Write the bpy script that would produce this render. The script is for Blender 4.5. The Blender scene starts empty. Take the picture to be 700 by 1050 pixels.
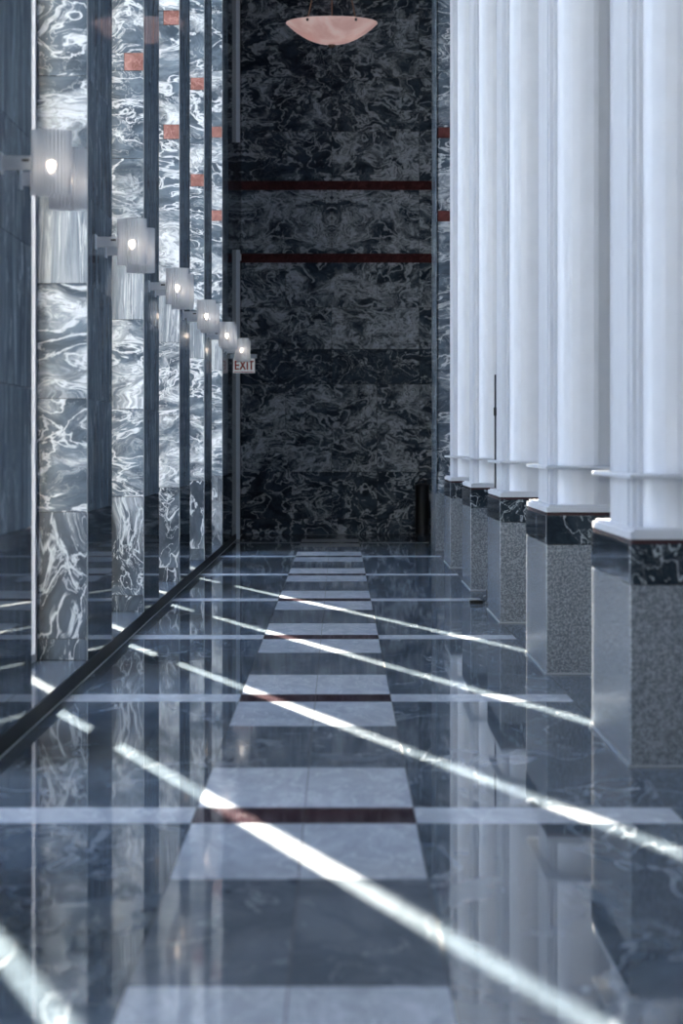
import bpy, bmesh, math, random
from mathutils import Vector
random.seed(7)
S = bpy.context.scene
COL = S.collection
H = 1.5                 # camera height
FP = 2900.0             # focal length in pixels of the 700x1050 frame
K = FP*H                # depth in metres = K / (pixels below the horizon)
P = 0.00122*K           # bay pitch 5.3 m
CEIL = 10.0

# ------------------------------------------------------------------ helpers
def tag(o, label=None, cat=None, group=None, kind=None):
    if label: o['label'] = label
    if cat: o['category'] = cat
    if group: o['group'] = group
    if kind: o['kind'] = kind
    return o

def empty(name, loc, label, cat, group=None):
    o = bpy.data.objects.new(name, None); COL.objects.link(o)
    o.location = loc; o.empty_display_size = 0.1
    return tag(o, label, cat, group)

class MB:
    """bmesh collector with marble coordinates"""
    def __init__(s, off=(0, 0, 0)):
        s.bm = bmesh.new()
        s.mco = s.bm.loops.layers.float_vector.new('mco')
        s.vk = s.bm.loops.layers.float.new('vk')
        s.off = Vector(off)
    def face(s, pts, mat=0, co=None, vk=0.5, smooth=False):
        vs = [s.bm.verts.new(Vector(p)-s.off) for p in pts]
        f = s.bm.faces.new(vs); f.material_index = mat; f.smooth = smooth
        for i, l in enumerate(f.loops):
            l[s.mco] = Vector(co[i]) if co else Vector(pts[i])
            l[s.vk] = vk
        return f
    def box(s, x0, x1, y0, y1, z0, z1, mat=0, seed=None, vk=0.5, mirror=1):
        """box; with a seed each box gets its own stretch of stone"""
        o = Vector((0, 0, 0)) if seed is None else Vector(((seed*7.31) % 53, (seed*3.77) % 41, (seed*5.13) % 47))
        def c(p):
            q = Vector((p[0]*mirror, p[1], p[2])); return q+o
        a = [(x0,y0,z0),(x1,y0,z0),(x1,y1,z0),(x0,y1,z0),(x0,y0,z1),(x1,y0,z1),(x1,y1,z1),(x0,y1,z1)]
        for idx in ((0,1,5,4),(1,2,6,5),(2,3,7,6),(3,0,4,7),(4,5,6,7),(3,2,1,0)):
            s.face([a[i] for i in idx], mat, [c(a[i]) for i in idx], vk)
    def prism(s, plan, z0, z1, mat=0, smooth=False):
        n = len(plan)
        for i in range(n):
            p, q = plan[i], plan[(i+1) % n]
            s.face([(p[0],p[1],z0),(q[0],q[1],z0),(q[0],q[1],z1),(p[0],p[1],z1)], mat, smooth=smooth)
        s.face([(p[0],p[1],z1) for p in plan], mat)
        s.face([(p[0],p[1],z0) for p in reversed(plan)], mat)
    def lathe(s, prof, c, n=48, mat=0, close=False):
        cx, cy = c
        for i in range(n):
            a, b = 2*math.pi*i/n, 2*math.pi*(i+1)/n
            for (r0,z0),(r1,z1) in zip(prof[:-1], prof[1:]):
                pts = [(cx+r0*math.cos(a),cy+r0*math.sin(a),z0),(cx+r0*math.cos(b),cy+r0*math.sin(b),z0),
                       (cx+r1*math.cos(b),cy+r1*math.sin(b),z1),(cx+r1*math.cos(a),cy+r1*math.sin(a),z1)]
                if r0 < 1e-6: pts = [pts[0], pts[2], pts[3]]
                elif r1 < 1e-6: pts = pts[:3]
                s.face(pts, mat, smooth=True)
    def tube(s, path, r, n=10, mat=0):
        path = [Vector(p) for p in path]
        rings = []
        for i, p in enumerate(path):
            d = (path[min(i+1, len(path)-1)]-path[max(i-1, 0)]).normalized()
            u = d.cross(Vector((0, 0, 1)))
            if u.length < 1e-3: u = d.cross(Vector((0, 1, 0)))
            u.normalize(); v = d.cross(u)
            rings.append([p+(u*math.cos(2*math.pi*j/n)+v*math.sin(2*math.pi*j/n))*r for j in range(n)])
        for A, B in zip(rings[:-1], rings[1:]):
            for j in range(n):
                k = (j+1) % n
                s.face([A[j], A[k], B[k], B[j]], mat, smooth=True)
        s.face(list(reversed(rings[0])), mat); s.face(rings[-1], mat)
    def build(s, name, mats, parent=None, merge=True, bevel=0, loc=None):
        if merge: bmesh.ops.remove_doubles(s.bm, verts=s.bm.verts, dist=1e-5)
        bmesh.ops.recalc_face_normals(s.bm, faces=s.bm.faces)
        me = bpy.data.meshes.new(name); s.bm.to_mesh(me); s.bm.free()
        for m in (mats if isinstance(mats, (list, tuple)) else [mats]): me.materials.append(m)
        o = bpy.data.objects.new(name, me); COL.objects.link(o)
        if parent: o.parent = parent
        if loc: o.location = loc
        elif not parent: o.location = s.off
        if bevel:
            b = o.modifiers.new('bevel', 'BEVEL'); b.width = bevel; b.segments = 2; b.limit_method = 'ANGLE'
        return o

# ------------------------------------------------------------------ materials
def mat(name):
    m = bpy.data.materials.new(name); m.use_nodes = True
    nt = m.node_tree; nt.nodes.clear()
    out = nt.nodes.new('ShaderNodeOutputMaterial')
    b = nt.nodes.new('ShaderNodeBsdfPrincipled')
    nt.links.new(b.outputs[0], out.inputs[0])
    return m, nt, b, out
def N(nt, t, **kw):
    n = nt.nodes.new(t)
    for k, v in kw.items(): setattr(n, k, v)
    return n
def val(nt, sock, v):
    if hasattr(v, 'is_output'): nt.links.new(v, sock)
    else: sock.default_value = v
def math_(nt, op, a, b=0.0, c=0.0, clamp=False):
    n = N(nt, 'ShaderNodeMath', operation=op, use_clamp=clamp)
    for i, v in enumerate((a, b, c)): val(nt, n.inputs[i], v)
    return n.outputs[0]
def sstep(nt, v, lo, hi, to0=0.0, to1=1.0):
    n = N(nt, 'ShaderNodeMapRange', interpolation_type='SMOOTHSTEP')
    for i, x in enumerate((v, lo, hi, to0, to1)): val(nt, n.inputs[i], x)
    return n.outputs[0]
def noise(nt, vec, scale, detail=4, rough=0.55, dist=0.0):
    n = N(nt, 'ShaderNodeTexNoise')
    nt.links.new(vec, n.inputs['Vector'])
    n.inputs['Scale'].default_value = scale; n.inputs['Detail'].default_value = detail
    n.inputs['Roughness'].default_value = rough; n.inputs['Distortion'].default_value = dist
    return n
def mixc(nt, f, a, b):
    n = N(nt, 'ShaderNodeMix', data_type='RGBA')
    val(nt, n.inputs[0], f)
    for i, v in ((6, a), (7, b)):
        if hasattr(v, 'is_output'): nt.links.new(v, n.inputs[i])
        else: n.inputs[i].default_value = (*v, 1)
    return n.outputs[2]

def plain(name, c, rough=0.5, metal=0.0, spec=0.5):
    m, nt, b, o = mat(name)
    n = N(nt, 'ShaderNodeNewGeometry')
    t = noise(nt, n.outputs['Position'], 6.0, 3)
    f = sstep(nt, t.outputs['Fac'], 0.3, 0.7)
    nt.links.new(mixc(nt, f, [x*0.95 for x in c], c), b.inputs['Base Color'])
    b.inputs['Roughness'].default_value = rough; b.inputs['Metallic'].default_value = metal
    b.inputs['Specular IOR Level'].default_value = spec
    return m

def marble(name, dark, mid, light, rough=0.08, stretch=(1, 1, 1), rot=0.0, scale=1.0, veinw=1.0, spec=0.5, cloud=1.0, matte=0.0, streak=0.5):
    """polished serpentine marble: swirling clouds and branching veins; vk sets how white a slab is"""
    m, nt, b, o = mat(name)
    a = N(nt, 'ShaderNodeAttribute', attribute_name='mco')
    k = N(nt, 'ShaderNodeAttribute', attribute_name='vk').outputs['Fac']
    mp = N(nt, 'ShaderNodeMapping'); nt.links.new(a.outputs['Vector'], mp.inputs[0])
    mp.inputs['Scale'].default_value = [s*scale for s in stretch]
    mp.inputs['Rotation'].default_value = (0, rot, 0)
    v = mp.outputs[0]
    w1 = noise(nt, v, 1.1, 3, 0.5)
    sub = N(nt, 'ShaderNodeVectorMath', operation='SUBTRACT'); nt.links.new(w1.outputs['Color'], sub.inputs[0]); sub.inputs[1].default_value = (.5,.5,.5)
    mul = N(nt, 'ShaderNodeVectorMath', operation='MULTIPLY_ADD'); nt.links.new(sub.outputs[0], mul.inputs[0]); mul.inputs[1].default_value = (1.3,1.3,1.3); nt.links.new(v, mul.inputs[2])
    p = mul.outputs[0]
    # clouds
    big = noise(nt, p, 1.5, 5, 0.62, 0.6).outputs['Fac']
    thr = math_(nt, 'MULTIPLY_ADD', k, -0.42, 0.78)
    clo = sstep(nt, big, thr, math_(nt, 'ADD', thr, 0.2))
    # branching veins (ridges of noise)
    r1 = math_(nt, 'ABSOLUTE', math_(nt, 'SUBTRACT', noise(nt, p, 1.9, 5, 0.55, 0.4).outputs['Fac'], 0.5))
    wv = math_(nt, 'MULTIPLY_ADD', k, 0.035*veinw, 0.006*veinw)
    vein1 = sstep(nt, r1, 0.0, wv, 1.0, 0.0)
    r2 = math_(nt, 'ABSOLUTE', math_(nt, 'SUBTRACT', noise(nt, p, 4.6, 6, 0.6, 0.8).outputs['Fac'], 0.5))
    gate = sstep(nt, noise(nt, v, 0.9, 2).outputs['Fac'], 0.4, 0.62)
    vein2 = math_(nt, 'MULTIPLY', sstep(nt, r2, 0.0, math_(nt, 'MULTIPLY', wv, 0.9), 1.0, 0.0), gate)
    fine = noise(nt, p, 9.0, 6, 0.7).outputs['Fac']
    wh = math_(nt, 'MAXIMUM', math_(nt, 'MULTIPLY', vein1, 0.85), math_(nt, 'MULTIPLY', vein2, 0.6))
    r3 = math_(nt, 'ABSOLUTE', math_(nt, 'SUBTRACT', noise(nt, p, 5.5, 7, 0.62, 1.3).outputs['Fac'], 0.5))
    clo = math_(nt, 'MULTIPLY', clo, sstep(nt, r3, 0.0, 0.11, 1.0, 1.0-streak))
    wh = math_(nt, 'MAXIMUM', wh, math_(nt, 'MULTIPLY', clo, cloud))
    wh = math_(nt, 'MULTIPLY', wh, sstep(nt, fine, 0.2, 0.6, 0.55, 1.0), clamp=True)
    ground = mixc(nt, sstep(nt, noise(nt, p, 3.0, 6, 0.65).outputs['Fac'], 0.35, 0.7), dark, mid)
    base = mixc(nt, wh, ground, light)
    nt.links.new(base, b.inputs['Base Color'])
    b.inputs['Roughness'].default_value = rough
    b.inputs['Specular IOR Level'].default_value = spec
    if matte:      # worn, partly dulled polish
        df = N(nt, 'ShaderNodeBsdfDiffuse'); nt.links.new(base, df.inputs[0])
        mx = N(nt, 'ShaderNodeMixShader'); mx.inputs[0].default_value = matte
        nt.links.new(b.outputs[0], mx.inputs[1]); nt.links.new(df.outputs[0], mx.inputs[2])
        nt.links.new(mx.outputs[0], o.inputs[0])
    return m

def granite(name, c0, c1, rough):
    m, nt, b, o = mat(name)
    g = N(nt, 'ShaderNodeNewGeometry')
    n1 = noise(nt, g.outputs['Position'], 120, 3, 0.7).outputs['Fac']
    n2 = noise(nt, g.outputs['Position'], 60, 3, 0.6).outputs['Fac']
    f = sstep(nt, math_(nt, 'MULTIPLY_ADD', n2, 0.5, math_(nt, 'MULTIPLY', n1, 0.5)), 0.40, 0.62)
    nt.links.new(mixc(nt, f, c0, c1), b.inputs['Base Color'])
    b.inputs['Roughness'].default_value = rough
    return m

M = {}
DK, MD, LT = (0.012,0.022,0.034), (0.042,0.066,0.088), (0.66,0.70,0.74)
M['pier'] = marble('pier_marble', (0.04,0.060,0.085), (0.125,0.168,0.22), (0.68,0.73,0.79), 0.15, (0.8,1,1.5), 0.5, 1.15, 1.0, matte=0.4, streak=0.6)
M['pier_dark'] = marble('pier_base_marble', (0.028,0.040,0.056), (0.08,0.108,0.145), (0.54,0.60,0.67), 0.15, (1.5,1,0.7), 0.25, 1.05, 0.8, cloud=0.5, matte=0.4)
M['pier_stripe'] = marble('pier_straight_marble', (0.12,0.15,0.19), (0.30,0.34,0.39), (0.58,0.62,0.66), 0.15, (5.5,1,0.35), 0.0, 0.8, matte=0.4)
M['flank'] = marble('flank_marble', (0.08,0.108,0.14), (0.2,0.26,0.32), (0.42,0.5,0.58), 0.04, (1,2.2,0.4), 0.0, 1.0, 0.8, cloud=0.5, matte=0.55)
M['flank_dark'] = marble('flank_base_marble', (0.03,0.043,0.06), (0.075,0.1,0.13), (0.18,0.22,0.27), 0.03, (1,2.6,0.45), 0.0, 1.0, 0.6, matte=0.4)
M['end'] = marble('end_wall_marble', (0.024,0.036,0.052), (0.08,0.108,0.142), (0.72,0.78,0.86), 0.3, (1.0,1,1.4), 0.4, 1.25, 1.2, cloud=1.0, spec=0.1, matte=0.5, streak=0.85)
M['cap'] = marble('pedestal_cap_marble', (0.012,0.018,0.026), (0.035,0.05,0.066), (0.5,0.56,0.6), 0.06, (1.4,1.0,1.4), 0.4, 1.2, 0.7, cloud=0.0)
M['floor'] = marble('floor_dark_marble', (0.06,0.08,0.105), (0.125,0.16,0.20), (0.30,0.34,0.39), 0.03, (0.8,0.3,1), 0.3, 0.8, 0.4, cloud=0.1, matte=0.36)
M['floor_grey'] = marble('floor_grey_marble', (0.095,0.118,0.146), (0.16,0.19,0.23), (0.30,0.34,0.39), 0.04, (1.2,0.5,1), 0.0, 1.0, 0.3, cloud=0.2, matte=0.38)
M['floor_white'] = marble('floor_white_marble', (0.36,0.40,0.45), (0.47,0.51,0.57), (0.58,0.62,0.68), 0.04, (2.0,0.6,1), 0.0, 1.2, 1.0, cloud=0.5, matte=0.48)
M['floor_red'] = marble('floor_maroon_marble', (0.03,0.018,0.024), (0.055,0.035,0.042), (0.14,0.12,0.13), 0.04, (1,1,1), 0.0, 1.5, 0.6, cloud=0.2, matte=0.5)
M['sill'] = marble('sill_stone', (0.06,0.08,0.105), (0.09,0.115,0.145), (0.12,0.15,0.18), 0.15, (1,0.5,1), 0, 1.0, cloud=0.4, matte=0.4)
M['riser'] = plain('black_stone', (0.018,0.023,0.03), 0.6, spec=0.15)
M['joint'] = plain('pale_joint', (0.30,0.33,0.36), 0.3)
M['red'] = marble('red_granite', (0.16,0.07,0.065), (0.26,0.13,0.12), (0.36,0.2,0.19), 0.2, (1,1,1), 0, 3.0, cloud=0.3)
M['red_dark'] = marble('dark_red_granite', (0.07,0.022,0.022), (0.11,0.036,0.034), (0.15,0.06,0.06), 0.3, (1,1,1), 0, 3.0, cloud=0.3, spec=0.1, matte=0.6)
M['grout'] = plain('dark_joint', (0.012,0.014,0.018), 0.7)
M['granite'] = granite('grey_granite', (0.10,0.12,0.145), (0.28,0.315,0.355), 0.24)
M['white'] = plain('white_paint', (0.61,0.64,0.69), 0.38)
M['lamp_metal'] = plain('white_lamp_metal', (0.74,0.76,0.80), 0.4)
M['frame'] = plain('white_frame', (0.36,0.375,0.41), 0.4)
M['maroon'] = plain('maroon_band', (0.05,0.022,0.026), 0.25)
M['steel'] = plain('pale_metal', (0.74,0.80,0.87), 0.4, 0.0)
M['black'] = plain('black_plastic', (0.006,0.007,0.009), 0.4)
M['dark_metal'] = plain('dark_metal', (0.05,0.055,0.065), 0.4, 0.6)
M['plaster'] = plain('white_plaster', (0.62,0.64,0.66), 0.8)
M['concrete'] = plain('outer_stone', (0.30,0.31,0.33), 0.7)
M['brass'] = plain('bronze', (0.35,0.24,0.18), 0.35, 0.8)
M['sign_white'] = plain('sign_white', (0.72,0.74,0.76), 0.4)
_b = M['sign_white'].node_tree.nodes['Principled BSDF']; _b.inputs['Emission Color'].default_value = (1,.97,.97,1); _b.inputs['Emission Strength'].default_value = 0.2
M['sign_red'] = plain('sign_red', (0.40,0.02,0.02), 0.4)

def emit(name, c, s):
    m, nt, b, o = mat(name); nt.nodes.remove(b)
    e = N(nt, 'ShaderNodeEmission'); e.inputs[0].default_value = (*c, 1); e.inputs[1].default_value = s
    nt.links.new(e.outputs[0], o.inputs[0]); return m
M['bulb'] = emit('bulb_glow', (1.0,0.80,0.62), 14.0)

# ribbed frosted glass: part see-through, part milky
m, nt, b, o = mat('ribbed_glass'); M['shade'] = m
b.inputs['Base Color'].default_value = (0.66,0.72,0.80,1); b.inputs['Roughness'].default_value = 0.2
tl = N(nt, 'ShaderNodeBsdfTranslucent'); tl.inputs[0].default_value = (0.66,0.72,0.80,1)
tp = N(nt, 'ShaderNodeBsdfTransparent')
m1 = N(nt, 'ShaderNodeMixShader'); m1.inputs[0].default_value = 0.3
nt.links.new(b.outputs[0], m1.inputs[1]); nt.links.new(tl.outputs[0], m1.inputs[2])
m2 = N(nt, 'ShaderNodeMixShader'); m2.inputs[0].default_value = 0.22
nt.links.new(m1.outputs[0], m2.inputs[1]); nt.links.new(tp.outputs[0], m2.inputs[2])
nt.links.new(m2.outputs[0], o.inputs[0])

# alabaster bowl, glows when lit
m, nt, b, o = mat('alabaster'); M['alabaster'] = m
g = N(nt, 'ShaderNodeNewGeometry')
nz = noise(nt, g.outputs['Position'], 2.6, 4, 0.6, 0.6).outputs['Fac']
c = mixc(nt, sstep(nt, nz, 0.35, 0.7), (0.66,0.47,0.45), (0.80,0.66,0.64))
nt.links.new(c, b.inputs['Base Color']); b.inputs['Roughness'].default_value = 0.35
nt.links.new(c, b.inputs['Emission Color']); b.inputs['Emission Strength'].default_value = 0.5
tl = N(nt, 'ShaderNodeBsdfTranslucent'); nt.links.new(c, tl.inputs[0])
m1 = N(nt, 'ShaderNodeMixShader'); m1.inputs[0].default_value = 0.4
nt.links.new(b.outputs[0], m1.inputs[1]); nt.links.new(tl.outputs[0], m1.inputs[2])
nt.links.new(m1.outputs[0], o.inputs[0])

# thin clear window pane
m, nt, b, o = mat('window_glass'); M['pane'] = m; nt.nodes.remove(b)
tp = N(nt, 'ShaderNodeBsdfTransparent'); tp.inputs[0].default_value = (0.93,0.96,0.97,1)
gl = N(nt, 'ShaderNodeBsdfGlossy'); gl.inputs['Roughness'].default_value = 0.01
fr = N(nt, 'ShaderNodeLayerWeight'); fr.inputs[0].default_value = 0.5
fac_ = math_(nt, 'MULTIPLY_ADD', math_(nt, 'POWER', fr.outputs['Facing'], 5.0), 0.4, 0.04)
mx = N(nt, 'ShaderNodeMixShader')
nt.links.new(fac_, mx.inputs[0]); nt.links.new(tp.outputs[0], mx.inputs[1]); nt.links.new(gl.outputs[0], mx.inputs[2])
nt.links.new(mx.outputs[0], o.inputs[0])

# ------------------------------------------------------------------ setting
XL = -1.09*H            # inner face of the piers
XR = 0.90*H             # inner face of the pedestals
YE = 0.01087*K          # end wall
YN = -12.0              # hall is open this far behind the camera
PIER0 = 0.00301*K       # near face of the first pier in view
PT = 0.00045*K          # pier thickness along the hall
SILL = 0.065*H
COL0 = 0.003021*K       # near face of the first pedestal in view
CD = 0.00046*K           # pedestal length along the hall
CW = 0.70               # pedestal width

# floor: one mesh of slabs
fl = MB()
FM = [M['floor'], M['floor_white'], M['floor_grey'], M['floor_red'], M['joint'], M['grout']]
cl, cm, cr = -0.392*H, -0.094*H, 0.204*H
G = 0.004
def tile(x0, x1, y0, y1, mi, vk, seed):
    o_ = Vector(((seed*7.31) % 53, (seed*3.77) % 41, (seed*5.13) % 47))
    pts = [(x0+G/2,y0+G/2,0),(x1-G/2,y0+G/2,0),(x1-G/2,y1-G/2,0),(x0+G/2,y1-G/2,0)]
    fl.face(pts, mi, [Vector(p)+o_ for p in pts], vk)
u0 = 0.001796-0.00123   # start of a period: white, strip, white, dark
sd = 1
for k in range(-5, 10):
    yb = (0.002245+0.00122*(k-1))*K
    bounds = [yb, yb+0.00033*K, yb+0.000443*K, yb+0.000775*K, yb+0.00122*K]
    for j, (a, b_) in enumerate(zip(bounds[:-1], bounds[1:])):
        a, b_ = max(a, YN), min(b_, YE)
        if b_-a < 0.01: continue
        for x0, x1 in ((cl, cm), (cm, cr)):
            sd += 1
            tile(x0, x1, a, b_, (1, 3, 1, 2)[j], 0.45, sd)
    # side fields: pale strip in line with the maroon one, dark slabs between
    s0, s1 = bounds[1], bounds[2]
    n0 = s0+P
    for x0, x1 in ((XL+0.02, cl), (cr, XR+0.02)):
        sd += 1
        if s1 < YE and s0 > YN: tile(x0, x1, s0, min(s1, YE), 1, 0.3, sd)
        mid = s1+0.47*(n0-s1)
        for a, b_ in ((s1, mid), (mid, n0)):
            a, b_ = max(a, YN), min(b_, YE); sd += 1
            if b_-a > 0.01: tile(x0, x1, a, b_, 0, random.uniform(0.3, 0.5), sd)
    for i in range(4):
        a, b_ = max(s0, YN), min(n0, YE); sd += 1
        if b_-a > 0.01: tile(XR+0.02+i*1.9, XR+0.02+(i+1)*1.9, a, b_, 0, 0.35, sd)
fl.face([(XL,YN,0),(XL+0.02,YN,0),(XL+0.02,YE,0),(XL,YE,0)], 4)
fl.box(XL-0.02, 9.0, YN, YE+0.2, -0.25, -0.004, 5)
floor = fl.build('floor', FM, merge=False); tag(floor, kind='structure')

# raised sill the piers stand on
s = MB(); s.box(-3.7, XL, YN, YE, 0.004, SILL, 0); s.box(XL, XL+0.004, YN, YE, 0.0, SILL-0.006, 1)
o = s.build('trim_1', [M['sill'], M['riser']], merge=False); tag(o, kind='structure')
s = MB(); s.box(-9, -3.7, -30, YE+20, -0.25, 0.0, 0); s.box(-3.7, XL-0.02, YN, YE, -0.25, 0.0, 0)
o = s.build('ground_outside', M['concrete'], merge=False); tag(o, kind='structure')

# ceiling
# open strips added over the near bays for sky light; solid towards the end
s = MB(); yprev = YN
for k in range(-4, 4):
    a = COL0+k*P+CD+.2; b_ = a+0.45
    s.box(-3.8, 9.0, yprev, a, CEIL, CEIL+0.3)
    s.box(-3.8, XL+.2, a, b_, CEIL, CEIL+.3); s.box(XR-.1, 9.0, a, b_, CEIL, CEIL+.3)
    yprev = b_
s.box(-3.8, 9.0, yprev, YE+0.4, CEIL, CEIL+0.3)
s.box(-3.8, 9.0, YN-.3, YN, 0, CEIL+.3)
tag(s.build('ceiling', M['plaster']), kind='structure')

# right side of the lobby beyond the columns
s = MB(); s.box(8.6, 9.0, YN, YE+0.4, 0, CEIL)
tag(s.build('wall_right', M['plaster']), kind='structure')

# end wall: courses of slabs, two red granite bands
lv = [0.0,0.174,0.696,1.174,1.674,2.065,2.53,3.03,3.13,3.84,3.94,4.49,5.09,5.75,6.66]
vk = [0.5,0.5,0.8,0.8,0.25,0.76,0.84,0,0.84,0,0.74,0.62,0.66,0.66]
w = MB(); w.box(XL-0.6, 9.0, YE+0.03, YE+0.4, 0, CEIL, 1)
xs = [XL-0.02, -0.60*H, -0.084*H, 0.42*H, 0.89*H, 1.9*H, 3.0*H, 4.2*H, 5.4*H]
for i in range(len(lv)-1):
    z0, z1 = lv[i]*H, lv[i+1]*H
    if vk[i] == 0:
        w.box(xs[0], xs[-1], YE, YE+0.04, z0, z1, 2, 300+i); continue
    cuts = [0, 2, 4, 5, 6, 7, 8] if i in (5, 8, 10, 11, 12, 13) else [0, 1, 3, 4, 5, 6, 7, 8] if i in (3, 6) else [0, 2, 3, 4, 5, 6, 7, 8]
    for j, (a, b_) in enumerate(zip(cuts[:-1], cuts[1:])):
        # one course is laid as a matched pair mirrored on the middle joint
        mir = -1 if (j % 2 and i == 8) else 1
        x0, x1 = xs[a], xs[b_]
        o_ = Vector((i*9.1+(4.7*(j//2) if i == 8 else 6.3*j), 0, i*6.3+(0 if i == 8 else 3.1*j)))
        pts = [(x0+.003,YE,z0+.003),(x1-.003,YE,z0+.003),(x1-.003,YE,z1-.003),(x0+.003,YE,z1-.003)]
        co = [Vector(((p[0]-xs[2])*mir, 0, p[2]))+o_ for p in pts]
        v_ = vk[i]+(0.12 if (j == 1 and i in (5, 10, 12)) else 0)-(0.25 if (j == 0 and i == 10) else 0)
        f = w.face(pts, 0, co, v_)
        for (p, q) in zip(pts, pts[1:]+pts[:1]):
            w.face([p, q, (q[0],YE+.03,q[2]), (p[0],YE+.03,p[2])], 1)
o = w.build('wall_end', [M['end'], M['grout'], M['red_dark']], merge=False); tag(o, kind='structure')

# unseen outer wall added to cut sunlight into streaks: tall openings, one cross rail
sx = 0.00132*K/H        # metres along the hall per metre across, for the sun's direction
OX0, OX1 = -3.85, -2.95
OXC = (OX0+OX1)/2
TAN_E = 0.38
lenh = math.sqrt(1+sx*sx)
slit_y = (0.00323 - 0.00132*(OXC/H+0.73))*K          # where the sun's line crosses the outer wall
gap = 0.000080*K + sx*(OX1-OX0)
w = MB()
zc = (abs(-0.783*H-OX1))*lenh*TAN_E
prev = YN-8
for k in range(-4, 7):
    c = slit_y+k*P+(0.42*P if k > 3 else 0)          # the far openings stand behind the piers as seen from the sun
    w.box(OX0, OX1, prev, c-gap/2, 0, CEIL)
    w.box(OX0, OX1, c-gap/2, c+gap/2, 9.3, CEIL)
    w.box(OX1-0.06, OX1-0.004, c-gap/2, c+gap/2, zc-0.115, zc+0.115)
    prev = c+gap/2
w.box(OX0, OX1, prev, prev+25, 0, CEIL)
o = w.build('wall_left_sun_mask', M['concrete'], merge=False); tag(o, kind='structure')

# pier courses
lvp = [0.065,0.158,0.708,1.20,1.70,2.08,2.60,3.09,3.19,3.87,3.97,4.49,5.09,5.75,6.645]
kp =  ['d','D','w','w','s','w','g','g','w','g','w','g','w','w']
vkp = {'d':0.45,'D':0.62,'w':0.74,'s':0.6,'g':0.5}
XO = -2.12
def pier_parts(mb, y0, seed, pick):
    """slabs of one pier; pick: 'face', 'side', 'back', 'core', 'red', 'edge'"""
    ns = len(lvp)-1
    y1 = y0+PT
    if pick == 'core':
        mb.box(XO+.02, XL-.03, y0+.03, y1-.03, SILL, CEIL-.03); return
    for i in range(ns):
        z0, z1 = lvp[i]*H+.002, lvp[i+1]*H-.002
        t = kp[i]
        if pick == 'face':
            mi = {'d':1,'D':1,'w':0,'g':0,'s':2}[t]
            if i in (7, 9):
                mb.box(XO, XL-.17, y0, y0+.03, z0, z1, 0, seed+i, 0.5)
                mb.box(XL-.165, XL-.006, y0-.004, y0+.03, z0, z1, 3, seed+i)
            else:
                mb.box(XO, XL-.006, y0, y0+.03, z0, z1, mi, seed+i, vkp[t]+((seed*7+i*3) % 5-2)*0.035)
        if pick == 'side':
            mi = 1 if t in 'dD' else 0
            mb.box(XL-.03, XL, y0+.006, y1-.006, z0, z1, mi, seed+i+40, 0.5)
        if pick == 'back':
            mi = 1 if t in 'dD' else 0
            mb.box(XO, XL-.03, y1-.03, y1, z0, z1, mi, seed+i+80, 0.5)
ordn = ['dark polished marble pier cut by the left picture edge, nearest of all', 'marble pier with the widest pale face, second from the left edge', 'third marble pier from the left edge, behind the second sconce',
        'fourth marble pier from the left edge', 'fifth marble pier from the left edge', 'last and narrowest marble pier on the left, beside the exit sign']
piers = []
for k in range(6):
    y0 = PIER0+k*P
    lab = ordn[k]
    r = empty('marble_pier', (XL-0.3, y0+PT/2, SILL), lab, 'pier', 'marble piers along the left wall')
    off = r.location
    b = MB(off); pier_parts(b, y0, 10*k+3, 'core'); b.build('core', M['grout'], r)
    b = MB(off); pier_parts(b, y0, 17*k+3, 'face'); tag(b.build('front_face', [M['pier'], M['pier_dark'], M['pier_stripe'], M['red']], r, merge=False), 'pale swirling marble face with red blocks')
    b = MB(off); pier_parts(b, y0, 17*k+3, 'side'); tag(b.build('side_face', [M['flank'], M['flank_dark']], r, merge=False), 'dark mirror-polished marble side')
    b = MB(off); pier_parts(b, y0, 17*k+3, 'back'); b.build('back_face', [M['pier'], M['pier_dark']], r, merge=False)
    b = MB(off)
    b.prism([(XL-.006,y0),(XL,y0+.006),(XL-.006,y0+.012),(XL-.012,y0+.006)], SILL, CEIL-.03)
    b.build('corner_edge', M['joint'], r)  # pale strip, its colour standing in for the chamfer highlight
    piers.append(r)
# piers behind the camera and the blank wall at the far end belong to the wall
w = MB()
for k in range(-5, 0):
    y0 = PIER0+k*P
    for pk in ('face', 'side', 'back'): pass
    w.box(XO, XL, y0, y0+PT, SILL, CEIL, 0, 900+k, 0.5)
tag(w.build('wall_left', M['flank_dark'], merge=False), kind='structure')
w = MB(); yb = PIER0+5*P+PT+.005
w.box(XO, XL-0.02, yb, YE, 0.1, CEIL, 0, 880, 0.4)
for i in range(len(lvp)-1):
    w.box(XL-.02, XL, yb+.004, YE-.002, lvp[i]*H+.002, lvp[i+1]*H-.002, 1 if i < 2 else 0, 860+i, 0.4)
tag(w.build('wall_left_far', [M['flank_dark'], M['flank_dark']], merge=False), kind='structure')

# pale door jamb standing out from the blank wall
s = MB(); yj = 0.0103*K
s.box(XL-.004, XL+.06, yj, yj+.12, 0, 3.06*H); s.box(XL-.004, XL+.06, yj, yj+.12, 4.2*H, CEIL)
s.box(XL-.004, XL+.04, yj+.12, yj+1.3, 3.0*H, 3.06*H)
tag(s.build('trim_2', M['steel'], merge=False), kind='structure')

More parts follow.
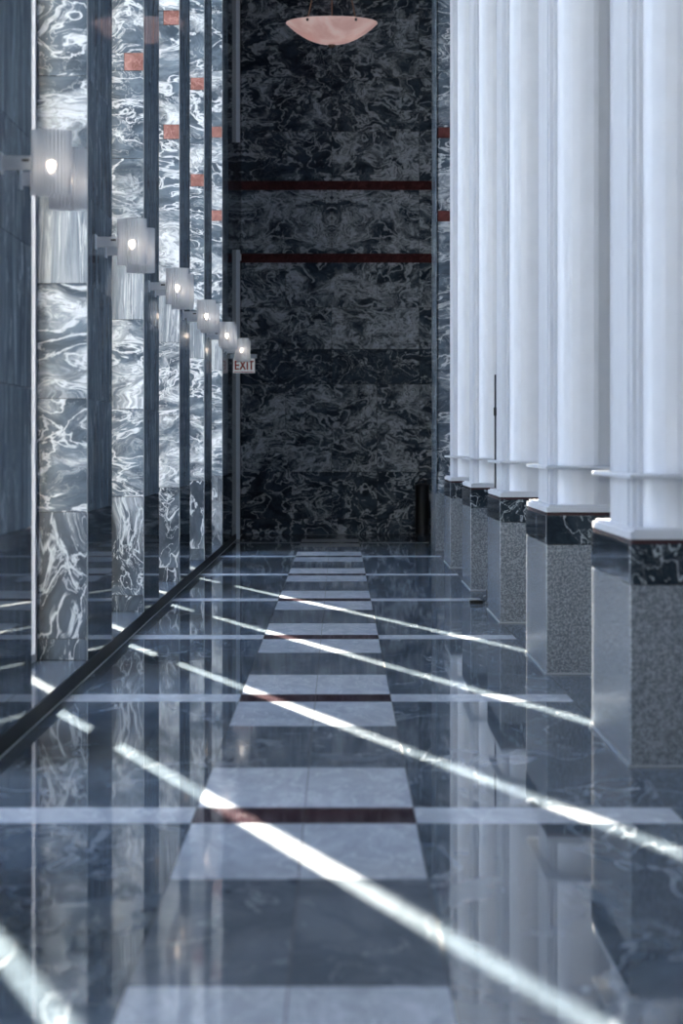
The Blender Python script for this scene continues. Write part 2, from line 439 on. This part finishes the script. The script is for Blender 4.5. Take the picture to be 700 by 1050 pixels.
# windows between the piers
XG0, XG1 = -2.03, -1.965
for k in range(-5, 5):
    y0 = PIER0+k*P+PT; y1 = PIER0+(k+1)*P
    s = MB()
    s.box(XG0, XG1, y1-.11, y1, SILL, CEIL); s.box(XG0, XG1, y0, y0+.11, SILL, CEIL)
    s.box(XG0+.004, XG1-.004, y0+.11, y1-.11, SILL, SILL+.05)
    s.box(XG0+.004, XG1-.004, y0+.11, y1-.11, CEIL-.15, CEIL)
    f = s.build('window_%d' % (k+6), M['frame'], merge=False); tag(f, kind='structure')
    g = MB(); g.box(-2.0, -1.996, y0+.11, y1-.11, SILL+.05, CEIL-.15)
    g.build('pane', M['pane'], f)

# ------------------------------------------------------------------ columns on the right
z_gr, z_mb, z_rd, z_pl = 0.565*H, 0.692*H, 0.706*H, 0.7365*H
def shaft_plan(y0):
    xl, xr = 0.935*H, 0.935*H+0.60
    xc = (xl+xr)/2
    L = [(xl, 0.95), (xl, 0.62), (xl+.016, 0.62), (xl+.016, 0.55), (xl+.004, 0.55), (xl+.004, 0.46), (xl+.03, 0.46), (xl+.03, 0.405), (xl+.052, 0.405), (xl+.052, 0.38)]
    n = 26; hw = xc-(xl+.052)
    arc = []
    for i in range(1, n):
        t = math.pi*i/n
        # reeded bow: shallow steps ride on the curve
        rr = 1.0+0.02*(1 if (i % 6) < 2 else 0)
        arc.append((xc-hw*math.cos(t), 0.38-0.24*math.sin(t)*rr))
    half = L+arc+[(2*xc-x, y) for x, y in reversed(L)]
    back = [(x, CD-y) for x, y in reversed(half)]
    pts = [p for p in half]+back
    return [(x, y0+y) for x, y in pts]
ordc = ['white column on granite pedestal, nearest one, cut by the right picture edge', 'white column on granite pedestal, second from the right picture edge',
        'white column on granite pedestal, middle of the five, black cable at its foot', 'white column on granite pedestal, fourth from the right picture edge',
        'farthest white column on granite pedestal, next to the veined marble pier']
for k in range(5):
    y0 = COL0+k*P; y1 = y0+CD; x0, x1 = XR, XR+CW
    r = empty('column', ((x0+x1)/2, (y0+y1)/2, 0), ordc[k], 'column', 'white columns along the right side')
    off = r.location
    b = MB(off); b.box(x0, x1, y0, y1, 0, z_gr); tag(b.build('pedestal', M['granite'], r, bevel=.008), 'speckled grey granite pedestal')
    b = MB(off); b.box(x0-.008, x1+.008, y0-.008, y1+.008, 0, .012); b.build('base_strip', M['joint'], r)
    b = MB(off); b.box(x0-.002, x1+.002, y0-.002, y1+.002, z_gr+.002, z_mb, 0, 500+k, 0.42); tag(b.build('marble_cap', M['cap'], r, bevel=.006), 'dark veined marble cap')
    b = MB(off); b.box(x0+.008, x1-.008, y0+.008, y1-.008, z_mb, z_rd); b.build('band', M['maroon'], r)
    b = MB(off); b.box(x0+.004, x1-.004, y0+.004, y1-.004, z_rd, z_pl-.012); b.box(x0+.02, x1-.02, y0+.03, y1-.03, z_pl-.012, z_pl)
    tag(b.build('plinth', M['white'], r, merge=False, bevel=.005), 'white square plinth')
    b = MB(off); b.prism(shaft_plan(y0), z_pl, CEIL-.02); tag(b.build('shaft', M['white'], r), 'tall white shaft with vertical mouldings')
    b = MB(off); b.box(x0, x1, y0+.02, y1-.02, 0.893*H, 0.908*H); b.build('collar', M['white'], r, bevel=.006)

# engaged marble pier closing the row, granite foot
y0 = COL0+5*P; y1 = y0+CD
r = empty('engaged_pier', (XR+.45, (y0+y1)/2, 0), 'veined marble pier with grey granite foot at far right, behind the white columns', 'pier')
off = r.location
b = MB(off); b.box(XR, XR+.9, y0, y1, 0, 0.545*H); tag(b.build('foot', M['granite'], r, bevel=.008), 'grey granite foot')
b = MB(off); b.box(XR+.04, XR+.9, y0+.05, y1, 0.545*H, CEIL-.01); b.build('core', M['grout'], r)
b = MB(off)
for i in range(len(lvp)-1):
    z0, z1 = max(lvp[i]*H, 0.545*H)+.002, lvp[i+1]*H-.002
    if z1 <= z0: continue
    t = kp[i]; mi = 1 if i in (7, 9) else 0
    b.box(XR+.02, XR+.9, y0+.02, y0+.05, z0, z1, mi, 700+i, 0.62)
tag(b.build('front_face', [M['pier'], M['red_dark']], r, merge=False), 'veined marble face with two red bands')
b = MB(off)
for i in range(len(lvp)-1):
    z0, z1 = max(lvp[i]*H, 0.545*H)+.002, lvp[i+1]*H-.002
    if z1 > z0: b.box(XR+.01, XR+.04, y0+.02, y1, z0, z1, 0, 720+i, 0.4)
b.build('side_face', M['flank'], r, merge=False)

# ------------------------------------------------------------------ wall sconces: a pair on each pier
XS = -0.925*H
ZS = 1.905*H
def make_sconce(loc, label):
    r = empty('wall_sconce', loc, label, 'wall lamp', 'lit sconces on the left piers')
    wall = XL-XS                      # local x of the wall
    b = MB(); b.box(wall, wall+.012, -.05, .05, -.05, .05); b.build('wall_plate', M['steel'], r, bevel=.004)
    b = MB(); b.box(wall+.012, -.088, -.02, .02, -.034, .034); arm = b.build('arm', M['lamp_metal'], r, bevel=.003)
    b = MB(); b.box(-.14, -.105, -.022, -.0195, .006, .018); b.build('slot', M['black'], arm)
    b = MB(); b.box(-.096, -.055, -.026, .026, -.042, .042); b.build('bracket', M['lamp_metal'], r, bevel=.003)
    # ribbed shade, open top and bottom
    b = MB(); n = 160; R0 = 0.094
    ring = []
    for i in range(n):
        rr = R0+0.005*math.cos(2*math.pi*i/5)
        a = 2*math.pi*i/n
        ring.append((rr*math.cos(a), rr*math.sin(a)))
    for i in range(n):
        p, q = ring[i], ring[(i+1) % n]
        b.face([(p[0],p[1],-.155),(q[0],q[1],-.155),(q[0],q[1],.155),(p[0],p[1],.155)], 0)
    b.build('shade', M['shade'], r)
    b = MB(); b.lathe([(.001,-.126),(.05,-.126),(.055,-.12),(.055,-.112),(.001,-.112)], (0, 0), 24); tray = b.build('tray', M['brass'], r)
    b = MB(); b.lathe([(.001,-.112),(.016,-.11),(.018,-.06),(.013,-.05),(.001,-.05)], (0, 0), 16); b.build('socket', M['lamp_metal'], r)
    b = MB(); b.lathe([(.001,-.05),(.010,-.047),(.013,-.036),(.021,-.024),(.025,-.010),(.021,.006),(.012,.014),(.001,.017)], (0, 0), 20); b.build('bulb', M['bulb'], r)
    return r
def copy_tree(o, parent=None):
    c = o.copy(); COL.objects.link(c)
    if parent: c.parent = parent
    for ch in list(o.children): copy_tree(ch, c)
    return c
pn = ['first pier at left picture edge', 'second pier from the left', 'third pier from the left', 'fourth pier from the left', 'fifth pier from the left', 'last pier, above the exit sign']
proto = None
for k in range(6):
    for j, dy in enumerate((0.54, 1.37)):
        loc = (XS, PIER0+k*P+dy, ZS)
        lab = ('ribbed glass sconce, front of the pair on ' if j == 0 else 'ribbed glass sconce half hidden behind its twin on ')+pn[k]
        if proto is None: proto = make_sconce(loc, lab)
        else:
            c = copy_tree(proto); c.location = loc; c['label'] = lab

# ------------------------------------------------------------------ hanging bowl lamp
LY = 0.0102*K; LX = -7.7*0.0102*H; LZ = H+432*0.0102*H; LR = 0.72
r = empty('pendant_lamp', (LX, LY, CEIL), 'pink alabaster bowl lamp hanging on rods before the dark end wall', 'lamp')
def lz(z): return LZ-CEIL+z
b = MB()
prof = []
n = 16
for i in range(n+1):
    t = i/n
    rr = LR*t
    prof.append((max(rr, 1e-7), lz(-0.335*(1-t**2.1))))
prof += [(LR-.004, lz(.012)), (LR-.02, lz(.012))]
for i in range(n, -1, -1):
    t = i/n
    prof.append((max((LR-.02)*t, 1e-7), lz(-0.315*(1-t**2.1))))
b.lathe(prof, (0, 0), 64); b.build('bowl', M['alabaster'], r)
b = MB(); b.lathe([(1e-7, lz(-.385)), (.03, lz(-.38)), (.05, lz(-.36)), (.06, lz(-.335)), (.03, lz(-.325)), (1e-7, lz(-.32))], (0, 0), 24); b.build('finial', M['brass'], r)
angs = [math.radians(a) for a in (238, 302, 90)]
for a in angs:
    x, y = LR*0.97*math.cos(a), LR*0.97*math.sin(a)
    b = MB(); b.tube([(x, y, lz(-.01)), (0.04*math.cos(a), 0.04*math.sin(a), -0.05)], .011, 8); rod = b.build('rod', M['brass'], r)
    b = MB(); q = LR*1.0
    b.lathe([(1e-7,-.02),(.016,-.02),(.02,0),(.016,.02),(1e-7,.02)], (0, 0), 12)
    kn = b.build('knob', M['dark_metal'], rod); kn.location = (q*math.cos(a)*.985, q*math.sin(a)*.985, lz(-.03))
b = MB(); b.lathe([(1e-7, -.08), (.07, -.07), (.1, -.03), (.1, 0), (1e-7, 0)], (0, 0), 24); b.build('canopy', M['brass'], r)
for dx in (-.3, .22):
    b = MB(); b.lathe([(1e-7,-.06),(.03,-.04),(.04,0),(.03,.04),(1e-7,.05)], (0, 0), 16)
    q = b.build('bulb', M['bulb'], r); q.location = (dx, -.1, lz(-.12))

# ------------------------------------------------------------------ exit sign
EY = 0.00977*K
ex0, ex1, ez0, ez1 = -108.7*.00977*H, -86.5*.00977*H, H+73.5*.00977*H, H+88.5*.00977*H
r = empty('exit_sign', ((ex0+ex1)/2, EY, ez0), 'small white exit sign with red letters sticking out from the left wall', 'sign')
off = r.location
b = MB(off); b.box(ex0, ex1, EY, EY+.05, ez0, ez1); b.build('panel', M['sign_white'], r, bevel=.004)
b = MB(off); b.box(ex0-.055, ex1+.03, EY-.012, EY+.062, ez1, ez1+.065); b.build('mounting_bar', M['steel'], r, bevel=.005)
b = MB(off); b.box(ex0+.02, ex1-.02, EY-.003, EY, ez0+.012, ez0+.022); b.build('border_line', M['sign_red'], r)
def letter(ch, x, z, w_, h_, t=.023):
    b = MB(off); y = EY-.004
    def bar(p, q):
        d = Vector((q[0]-p[0], 0, q[1]-p[1])); n_ = Vector((-d.z, 0, d.x)).normalized()*t/2
        A = Vector((p[0], y, p[1])); B = Vector((q[0], y, q[1]))
        pts = [A+n_, B+n_, B-n_, A-n_]
        b.face(pts); 
        back = [p_+Vector((0,.004,0)) for p_ in pts]
        for i in range(4): b.face([pts[i], pts[(i+1)%4], back[(i+1)%4], back[i]])
    if ch == 'E':
        bar((x+t/2,z),(x+t/2,z+h_))
        for zz in (z+t/2, z+h_/2, z+h_-t/2): bar((x,zz),(x+w_,zz))
    if ch == 'X': bar((x,z),(x+w_,z+h_)); bar((x+w_,z),(x,z+h_))
    if ch == 'I': bar((x+w_/2,z),(x+w_/2,z+h_))
    if ch == 'T': bar((x+w_/2,z),(x+w_/2,z+h_)); bar((x,z+h_-t/2),(x+w_,z+h_-t/2))
    o_ = b.build('letter', M['sign_red'], r, merge=False)
lw = (ex1-ex0)
for ch, fx, fw in (('E',.07,.20),('X',.32,.24),('I',.61,.08),('T',.73,.21)):
    letter(ch, ex0+lw*fx, ez0+.05, lw*fw, .135)

# ------------------------------------------------------------------ small things by the columns
BY = YE-0.42
r = empty('litter_bin', (0.915*H, BY, 0), 'tall black bin standing in the far right corner beside the end wall', 'bin')
b = MB(); b.prism([(.115*math.cos(a)*(1 if True else 1), .115*math.sin(a)) for a in [2*math.pi*i/28 for i in range(28)]], 0.03, .80); b.build('body', M['black'], r)
b = MB(); b.lathe([(1e-7,0),(.1,0),(.105,.03),(1e-7,.03)], (0,0), 28); b.build('foot', M['dark_metal'], r)
b = MB(); b.lathe([(1e-7,.80),(.12,.80),(.124,.815),(.12,.83),(.09,.85),(.06,.86),(1e-7,.86)], (0,0), 28); b.build('lid', M['black'], r)
b = MB(); b.tube([(-.06,0,.85),(-.055,0,.91),(0,0,.93),(.055,0,.91),(.06,0,.85)], .012, 8); b.build('handle', M['black'], r)

cx_, cy_ = (490-347.7)/163*H, K/163
b = MB((cx_, cy_, 0)); 
pa = [(cx_-.10+.2*t, cy_+.06*math.sin(t*5), .02+.0*t) for t in [i/10 for i in range(11)]]
r = empty('power_block', (cx_, cy_, 0), 'small black power block with a cable on the floor by the third column pedestal', 'power adapter')
b = MB(); b.box(-.085, .045, -.06, .06, 0, .035); b.build('body', M['black'], r, bevel=.008)
b = MB()
path = [(.045, 0, .018), (.07, .02, .02), (.085, .06, .06), (.088, .12, .12), (.083, .10, .05), (.07, .0, .012), (.065, -.25, .012), (.075, -.4, .012)]
b.tube(path, .007, 8); b.build('cable', M['black'], r)

py = 0.0064*K; px = (507.6-347.7)*.0064*H
r = empty('slim_post', (px, py, 0), 'slim dark post with a small box between the third and fourth white columns', 'post')
b = MB(); b.lathe([(1e-7,0),(.12,0),(.12,.012),(.02,.025),(1e-7,.025)], (0,0), 24); b.build('base', M['dark_metal'], r)
b = MB(); b.tube([(0,0,.02),(0,0,1.46*H)], .009, 10); b.build('pole', M['dark_metal'], r)
b = MB(); b.box(-.016, .016, -.03, .03, 1.19*H, 1.245*H); b.build('box', M['black'], r, bevel=.004)

# ------------------------------------------------------------------ light
wd = bpy.data.worlds.new('sky'); S.world = wd; wd.use_nodes = True
nt = wd.node_tree; bg = nt.nodes['Background']
tc = N(nt, 'ShaderNodeTexCoord'); sp = N(nt, 'ShaderNodeSeparateXYZ'); nt.links.new(tc.outputs['Generated'], sp.inputs[0])
f = sstep(nt, sp.outputs[2], -0.05, 0.7)
nt.links.new(mixc(nt, f, (0.76,0.85,1.0), (0.52,0.66,1.0)), bg.inputs[0])
bg.inputs[1].default_value = 5.0

sun = bpy.data.lights.new('sun', 'SUN'); sun.energy = 135; sun.angle = math.radians(0.3); sun.color = (1.0,0.85,0.67)
so = bpy.data.objects.new('sun', sun); COL.objects.link(so)
d = Vector((1, -sx, -lenh*TAN_E)).normalized()
so.rotation_euler = d.to_track_quat('-Z', 'Y').to_euler(); so.location = (-20, 60, 30)

# ------------------------------------------------------------------ camera
cam = bpy.data.cameras.new('camera'); co = bpy.data.objects.new('camera', cam); COL.objects.link(co)
co.location = (0, 0, H); co.rotation_euler = (math.pi/2, 0, 0)
cam.sensor_fit = 'VERTICAL'; cam.sensor_height = 36; cam.lens = FP/1050*36
cam.shift_x = 2.3/1050; cam.shift_y = -69/1050
cam.clip_end = 300
cam.dof.use_dof = True; cam.dof.focus_distance = 28; cam.dof.aperture_fstop = 3.4
S.camera = co
S.view_settings.view_transform = 'Standard'; S.view_settings.look = 'None'
S.view_settings.gamma = 1; S.view_settings.exposure = 0; S.view_settings.use_curve_mapping = False
